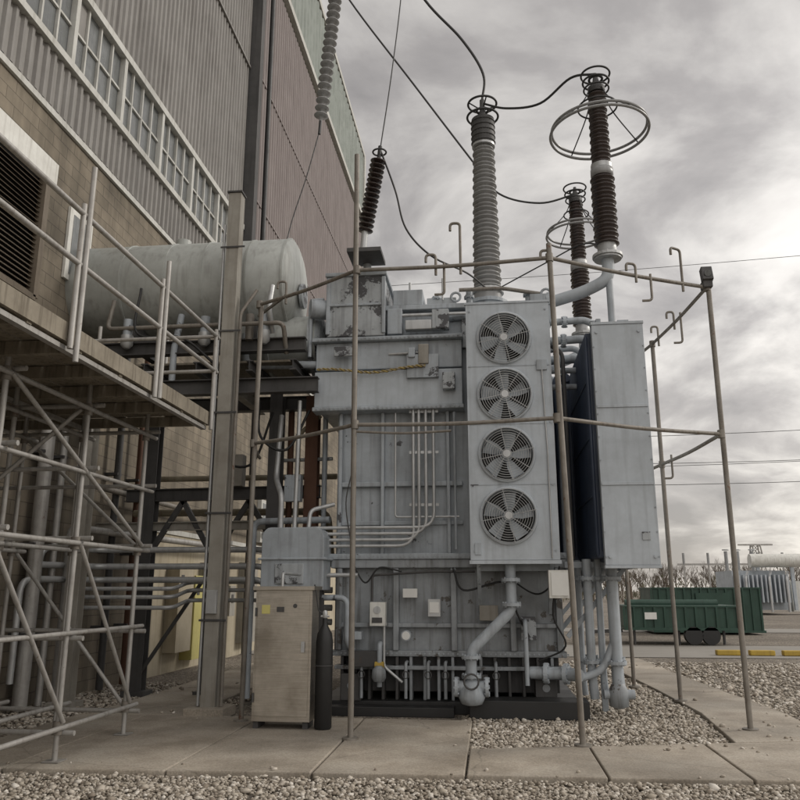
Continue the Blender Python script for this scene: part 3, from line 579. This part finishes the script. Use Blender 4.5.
b.curve([(-1.48,10.5,8.1),(-1.33,10.6,9.4),(-1.2,10.9,11.2),(-1.1,11,13)],.011,'wire')
b.curve([(.3,12.3,6.5),(1.0,11.6,6.6),(1.5,11.2,6.7),(1.78,11,6.6)],.012,'wire')
b.obj('overhead_wire')
# ------------------------------------------------------------ pipe railing frame
b=B(); A=(-1.52,8.82);Lf=(-3.05,9.85);Bp=(.9,8.71);R=(2.9,9.88);Cc=(2.68,12.27);Dd=(2.31,13.9)
for (x,y),zt,lean in ((A,7.0,-.02),(Lf,5.45,.03),(Bp,5.6,-.1),(R,5.4,.02),(Cc,5.45,.0),(Dd,5.45,0)): b.cyl((x,y,0),(x+lean,y,zt),.032,'rustpipe',12); b.cyl((x,y,.05),(x,y,.075),.09,'rustpipe',14)
def rail(z,seq,r=.024):
    for p,q in zip(seq,seq[1:]): b.curve([(p[0],p[1],z),((p[0]+q[0])/2,(p[1]+q[1])/2,z-.025),(q[0],q[1],z)],r,'rustpipe',10,4)
Bt=(.8,8.71); rail(5.42,[(-3.4,11.2),Lf,A,Bt,R,Cc,Dd]); rail(3.48,[(-3.3,11.0),Lf,A,Bt,R,Cc,Dd]); rail(3.40,[A,(-.4,8.9)],.015)
for (x,y) in (A,Lf,Bt,R,Cc):
    for z in (5.42,3.48): b.cyl((x,y,z-.05),(x,y,z+.05),.045,'rustpipe',12)
def hook(x,y,z0,h=.55,dx=.15,dy=0.):
    b.pipe([(x,y,z0-.12),(x,y,z0+h),(x-dx,y-dy,z0+h),(x-dx,y-dy,z0+h-.1)],.017,'rustpipe',bend=.05)
hook(-.55,8.8,5.42,.15,.12); hook(-.25,8.8,5.42,.55,.12); hook(.82,8.72,5.42,.1,.12); hook(1.9,9.3,5.42,.12,.12,.05); hook(2.55,9.68,5.42,.45,.14,.1); hook(2.78,11.2,5.42,.15,.1); hook(2.72,12.0,5.42,.2,.1); hook(-2.6,9.55,5.42,.2,.12)
def dropr(x,y,z,h=.5): b.pipe([(x,y,z+.05),(x,y,z-h),(x-.12,y,z-h)],.016,'rustpipe',bend=.05)
dropr(-.45,8.8,5.4,.35); dropr(2.1,9.42,5.4,.3); dropr(2.8,10.9,5.4,.4); dropr(2.72,11.8,3.5,.3)
b.beam((-3.2,10.3,5.42),(-2.6,9.55,5.42),.03,.03,'rustpipe')
b.obj('pipe_safety_railing')
b=B(); b.box(2.84,2.96,9.8,9.96,5.4,5.5,'darksteel'); b.obox((2.9,9.84,5.58),.14,.1,.2,Matrix.Rotation(math.radians(-15),3,'X'),'darksteel'); b.cyl((2.9,9.88,5.48),(2.9,9.88,5.62),.02,'darksteel'); b.cyl((2.9,9.78,5.58),(2.9,9.76,5.575),.045,'glass',12); b.obj('floodlight',bevel=.01)
b=B()
for k in range(2):
    pts=[]
    for i in range(90):
        t=i/89; x=-2.45+1.6*t; ph=i*.9+k*math.pi; zc=4.76-.05*math.sin(math.pi*t)+.02*math.sin(9*t); pts.append((x,10.86+.012*math.cos(ph),zc+.012*math.sin(ph)))
    b.tube(pts,.013,'rope' if k else 'tanpipe',6)
b.obj('yellow_rope')
# ------------------------------------------------------------ scaffold
b=B(); xs=(-4.05,-4.85,-5.6); ys=(3.2,4.6,6.0,7.4,8.8)
for x in xs:
    for y in ys: b.cyl((x,y,.06),(x,y,3.7),.026,'galv',12); b.box(x-.08,x+.08,y-.08,y+.08,.062,.07,'galv')
    for z in (.35,2.05,3.4): b.cyl((x+.04,3.0,z),(x+.04,9.0,z),.024,'galv',10)
for z in (1.2,2.75): b.cyl((-4.01,3.0,z),(-4.01,9.0,z),.022,'galv',10)
for y in ys:
    for z in (.3,1.15,2.1,2.8,3.45): b.cyl((-6.2,y+.04,z),(-3.9,y+.04,z),.024,'galv',10)
for (a,c) in (((-4.0,4.6,.35),(-4.0,6,2.05)),((-4.0,7.4,2.05),(-4.0,8.8,.4)),((-4.0,6,2.0),(-4.0,7.4,.4)),((-4.1,7.36,3.4),(-5.6,7.36,2.1)),((-4.1,8.86,.35),(-5.6,8.86,2.05)),((-5.6,8.86,3.4),(-4.1,8.86,2.1)),((-4.0,6.0,3.4),(-4.0,8.8,2.1))): b.cyl(a,c,.022,'galv',10)
for x in xs:
    for y in ys:
        for z in (.35,2.05,3.4): b.cyl((x,y,z-.06),(x,y,z+.06),.045,'rustpipe',8)
x=-6.3
i=0
while x<-3.5:
    dz=.004*((i*7)%3); b.box(x,x+.225,2.0,8.95+.04*((i*5)%3-1),3.66+dz,3.70+dz,'plank'); x+=.24; i+=1
for y in [2.2+.75*k for k in range(10)]: b.box(-6.35,-3.38,y-.03,y+.03,3.54,3.655,'plank')
for x in (-3.42,-4.9,-6.3): b.box(x-.03,x+.03,2.0,9.0,3.5,3.54,'galv')
b.box(-3.4,-3.36,2.0,9.0,3.56,3.72,'plank'); b.box(-6.35,-3.36,9.0,9.04,3.56,3.72,'plank')
for y in (9.0,7.35,5.7,4.2): b.cyl((-3.33,y,3.5),(-3.33,y,4.78),.024,'galv',12)
for y in (5.75,): b.cyl((-3.3,y,3.4),(-3.3,y,5.15),.024,'galv',12)
b.cyl((-3.3,7.4,3.5),(-3.3,7.4,5.0),.024,'galv',12)
for z in (4.7,4.25): b.cyl((-3.33,2,z-.02),(-3.33,9.1,z),.024,'galv',10); b.cyl((-6.3,9.03,z),(-3.3,9.03,z),.024,'galv',10)
for x in (-4.9,-6.2): b.cyl((x,9.06,3.5),(x,9.06,4.9),.024,'galv',12)
b.obj('scaffold_platform')
# ------------------------------------------------------------ cabinet & cylinder
b=B(); b.box(-2.76,-2.08,9.3,9.68,.14,1.6,'cab'); b.box(-2.79,-2.05,9.26,9.71,1.6,1.645,'cab'); b.box(-2.73,-2.11,9.282,9.298,.2,1.56,'cab')
for x in (-2.72,-2.14): b.box(x-.03,x+.03,9.34,9.64,.055,.14,'darksteel')
b.cyl((-2.17,9.26,1.0),(-2.17,9.28,1.0),.02,'darksteel'); b.box(-2.19,-2.15,9.245,9.26,.9,1.02,'alu'); b.box(-2.68,-2.58,9.276,9.28,1.33,1.43,'labelyel'); b.box(-2.5,-2.41,9.276,9.28,1.35,1.41,'darksteel'); b.cyl((-2.28,9.275,1.42),(-2.28,9.28,1.42),.025,'darksteel')
for z in (.4,1.35): b.cyl((-2.745,9.27,z-.05),(-2.745,9.27,z+.05),.012,'darksteel',8)
b.pipe([(-2.5,9.5,1.64),(-2.5,9.5,1.8),(-2.5,10.4,1.8)],.02,'alu'); b.obj('control_cabinet',bevel=.008)
b=B(); x,y=-1.94,9.38; b.lathe((x,y,.06),(0,0,1),[(0,.085),(.02,.1),(.95,.1),(1.05,.085),(1.12,.045),(1.15,.03),(1.22,.03)],'black',28); b.cyl((x-.05,y,1.3),(x+.05,y,1.3),.012,'alu',8); b.lathe((x,y,1.27),(0,0,1),[(0,.02),(.03,.03),(.08,.03),(.1,.015)],'alu',14)
b.pipe([(x,y,1.32),(x-.08,y,1.36),(x-.12,y,1.6),(-2.1,9.5,1.66)],.008,'wire'); b.torus((x,y,.75),.102,.006,'darksteel'); b.obj('gas_cylinder')
# ------------------------------------------------------------ far background
def container(x0,x1,y0,y1,z0,z1):
    b=B(); b.box(x0+.05,x1-.05,y0+.05,y1,z0,z1-.05,'green'); b.box(x0,x1,y0,y1+.05,z1-.05,z1,'green'); b.box(x0,x1,y0,y1+.05,z0-.02,z0+.06,'green')
    x=x0
    while x<=x1: b.box(x-.03,x+.03,y0,y0+.05,z0+.06,z1-.05,'green'); x+=.3
    return b
b=container(4.0,7.4,25,27,.45,1.15)
for x in (4.3,5.6,6.9): b.cyl((x,25.2,0.02),(x,25.2,.45),.04,'darksteel')
for x in (6.0,6.5): b.cyl((x,25.0,.28),(x,25.25,.28),.26,'black',18)
b.cyl((4.2,26,1.2),(7,26,1.2),.12,'green'); b.beam((4.0,25.5,.4),(2.9,25.5,.35),.1,.1,'darksteel'); b.box(4.6,4.95,24.98,24.995,.75,.95,'label'); b.obj('green_tank_trailer')
b=container(6.0,10.0,31,33.5,.1,1.7); b.box(7.6,8.8,30.97,31,.3,1.5,'green'); b.obj('green_container')
b=B()
for x in (5.6,6.4,7.2): b.box(x,x+.6,21.2,21.4,.016,.14,'yellow')
b.obj('yellow_wheel_stop',bevel=.02)
S=empty('substation_transformer')
b=B(); b.box(16.5,20,57,61,.3,2.9,'panel')
for i in range(12): b.box(16.6+i*.28,16.7+i*.28,55.8,57,.8,2.6,'panel')
b.cyl((17.6,56.5,3.55),(21.2,56.5,3.55),.45,'white',24); b.box(18,18.2,56.4,56.6,2.9,3.2,'panel'); b.box(20.2,20.4,56.4,56.6,.3,3.2,'panel')
for x in (16.8,17.6,18.6): b.cyl((x,59,2.9),(x,59,4.3),.12,'porc',12); b.torus((x,59,4.4),.2,.04,'alu')
for x in (20.6,21.4): b.box(x-.3,x+.3,57,58,.2,2.2,'white')
for x in (17.0,18.5,19.6): b.pipe([(x,55.7,.2),(x,55.7,2.4),(x+.4,56.5,2.8)],.08,'alu')
b.obj('tank_body',S)
def steel_tower(nm,x,y,h):
    b=B(); w=.9
    for sx in(-1,1):
        for sy in (-1,1): b.beam((x+sx*w,y+sy*w,0),(x+sx*w*.35,y+sy*w*.35,h),.1,.1,'galv')
    n=6
    for i in range(n):
        for sy in (-1,1):
            f0=1-.65*i/n;f1=1-.65*(i+1)/n; b.beam((x-w*f0,y+sy*w*f0,h*i/n),(x+w*f1,y+sy*w*f1,h*(i+1)/n),.06,.06,'galv'); b.beam((x+w*f0,y+sy*w*f0,h*i/n),(x-w*f1,y+sy*w*f1,h*(i+1)/n),.06,.06,'galv')
    b.beam((x-1.5,y,h),(x+1.5,y,h),.14,.14,'galv')
    b.obj(nm)
steel_tower('lattice_tower',24,75,5.6); steel_tower('lattice_tower.001',33,80,6)
b=B()
for i in range(5):
    x=15.5+i*1.9; b.beam((x,66,0),(x,66,3.6+.4*(i%2)),.12,.12,'galv'); b.cyl((x,66,3.6),(x,66,4.5),.1,'porc',10)
b.beam((15,66,3.6),(24,66,3.6),.14,.14,'galv'); b.obj('substation_busbar_frame')
def bare_tree(b,x,y,h,k='bark',seed=0,depth=4):
    r=random.Random(seed)
    def grow(p,d,ln,rad,dep):
        e=p+d*ln; b.lathe(p,e-p,[(0,rad),((e-p).length,rad*.6)],k,4 if dep>2 else 3,caps=False)
        if dep==0: return
        for i in range(r.choice((3,4,4))):
            nd=(d+Vector((r.uniform(-1,1),r.uniform(-1,1),r.uniform(-.15,.8)))*.6).normalized(); grow(p+d*ln*r.uniform(.5,1),nd,ln*r.uniform(.6,.8),rad*.55,dep-1)
    grow(Vector((x,y,0)),Vector((r.uniform(-.1,.1),r.uniform(-.1,.1),1)).normalized(),h*.33,h*.016,depth)
b=B()
for i in range(130):
    y=random.uniform(105,150); x=y*random.uniform(.1,.75)
    bare_tree(b,x,y,random.uniform(4.5,7.5),seed=i,depth=4)
b.obj('bare_tree_line')
def undergrowth():
    n=16000; X=rng.uniform(-20,140,n);Y=rng.uniform(110,150,n);Z=rng.gamma(2.,1.1,n)*(.6+.5*np.sin(X*.23)**2); s=rng.uniform(.06,.22,n)
    V=np.zeros((n,3,3)); 
    for j in range(3): V[:,j]=np.stack([X,Y,np.minimum(Z,5)],1)+rng.normal(0,1,(n,3))*s[:,None]*np.array([.6,.6,2.2])
    me=D.meshes.new('hedge'); me.from_pydata(V.reshape(-1,3).tolist(),[],np.arange(3*n).reshape(-1,3).tolist()); me.materials.append(grunge('brush',(.13,.12,.08),(.07,.07,.045),.9,scale=.1,streak=0,bump=0)); o=D.objects.new('distant_undergrowth',me); scene.collection.objects.link(o)
undergrowth()
b=B(); bare_tree(b,7.2,42,6.2,seed=98,depth=5); b.obj('bare_tree')
b=B()
for z0,z1,y in ((13.2,14.2,60),(11.6,11.4,60),(9.9,9.9,60),(11.9,12.6,66),(26,29,60)): b.curve([(-10,y,z0),(20,y,(z0+z1)/2-.6),(90,y,z1+1.5)],.022,'wire',5)
b.obj('power_line')
# ------------------------------------------------------------ world
elev=math.radians(32); sd=Vector((.93,.37,0)).normalized(); rot=math.atan2(sd.x,sd.y)
w=D.worlds.new('World'); scene.world=w; w.use_nodes=True; nt=w.node_tree; bg=nt.nodes['Background']
sky=N(nt,'ShaderNodeTexSky'); sky.sky_type='NISHITA'; sky.sun_disc=False; sky.sun_elevation=elev; sky.sun_rotation=rot
tc=N(nt,'ShaderNodeTexCoord').outputs['Generated']; sp=N(nt,'ShaderNodeSeparateXYZ'); L(nt,tc,sp.inputs[0])
def mth(op,a,b2):
    m=N(nt,'ShaderNodeMath',operation=op)
    for i,v in enumerate((a,b2)):
        if hasattr(v,'links'): L(nt,v,m.inputs[i])
        else: m.inputs[i].default_value=v
    return m.outputs[0]
zz=mth('ADD',mth('MAXIMUM',sp.outputs[2],0.),.3); cb=N(nt,'ShaderNodeCombineXYZ'); L(nt,mth('DIVIDE',sp.outputs[0],zz),cb.inputs[0]); L(nt,mth('DIVIDE',sp.outputs[1],zz),cb.inputs[1])
n1=noise(nt,cb.outputs[0],2.6,8,.56,.35); n0=noise(nt,cb.outputs[0],.9,2)
nn=mth('ADD',mth('MULTIPLY',n1,.72),mth('MULTIPLY',n0,.28))
c=rmp(nt,nn,[(.38,(.35,.335,.33)),(.46,(.47,.45,.44)),(.52,(.64,.62,.6)),(.58,(.82,.795,.765)),(.66,(.95,.93,.9))])
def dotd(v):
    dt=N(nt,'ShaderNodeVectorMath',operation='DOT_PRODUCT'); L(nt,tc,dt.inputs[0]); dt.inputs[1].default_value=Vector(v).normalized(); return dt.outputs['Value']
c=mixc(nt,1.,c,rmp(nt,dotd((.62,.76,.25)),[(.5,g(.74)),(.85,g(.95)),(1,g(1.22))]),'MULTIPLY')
c=mixc(nt,1.,c,rmp(nt,dotd((.25,-.75,.6)),[(.1,g(1.)),(.75,g(2.5))]),'MULTIPLY')  # added fill: unseen sky behind the camera boosted to brighten the objects
c=mixc(nt,1.,c,rmp(nt,sp.outputs[2],[(0,(1.12,1.08,1.02)),(.35,(1,.985,.965)),(.8,(.92,.905,.89))]),'MULTIPLY')
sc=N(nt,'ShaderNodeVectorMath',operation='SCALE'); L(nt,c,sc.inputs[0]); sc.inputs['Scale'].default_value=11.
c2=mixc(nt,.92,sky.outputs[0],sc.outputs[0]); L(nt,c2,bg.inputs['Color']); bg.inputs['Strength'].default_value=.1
sun=D.lights.new('sun','SUN'); sun.energy=1.5; sun.angle=math.radians(12); sun.color=(1,.94,.86); so=D.objects.new('sun',sun); scene.collection.objects.link(so)
dirv=Vector((sd.x*math.cos(elev),sd.y*math.cos(elev),math.sin(elev))); so.rotation_euler=dirv.to_track_quat('Z','Y').to_euler()
cam=D.cameras.new('camera'); cam.lens=35.1; cam.sensor_width=36; cam.clip_end=2000; co=D.objects.new('camera',cam); scene.collection.objects.link(co)
co.location=(0,0,1.6); co.rotation_euler=(math.radians(90+13.7),0,math.radians(6.4)); scene.camera=co
scene.view_settings.view_transform='Standard'; scene.view_settings.look='None'; scene.view_settings.exposure=0
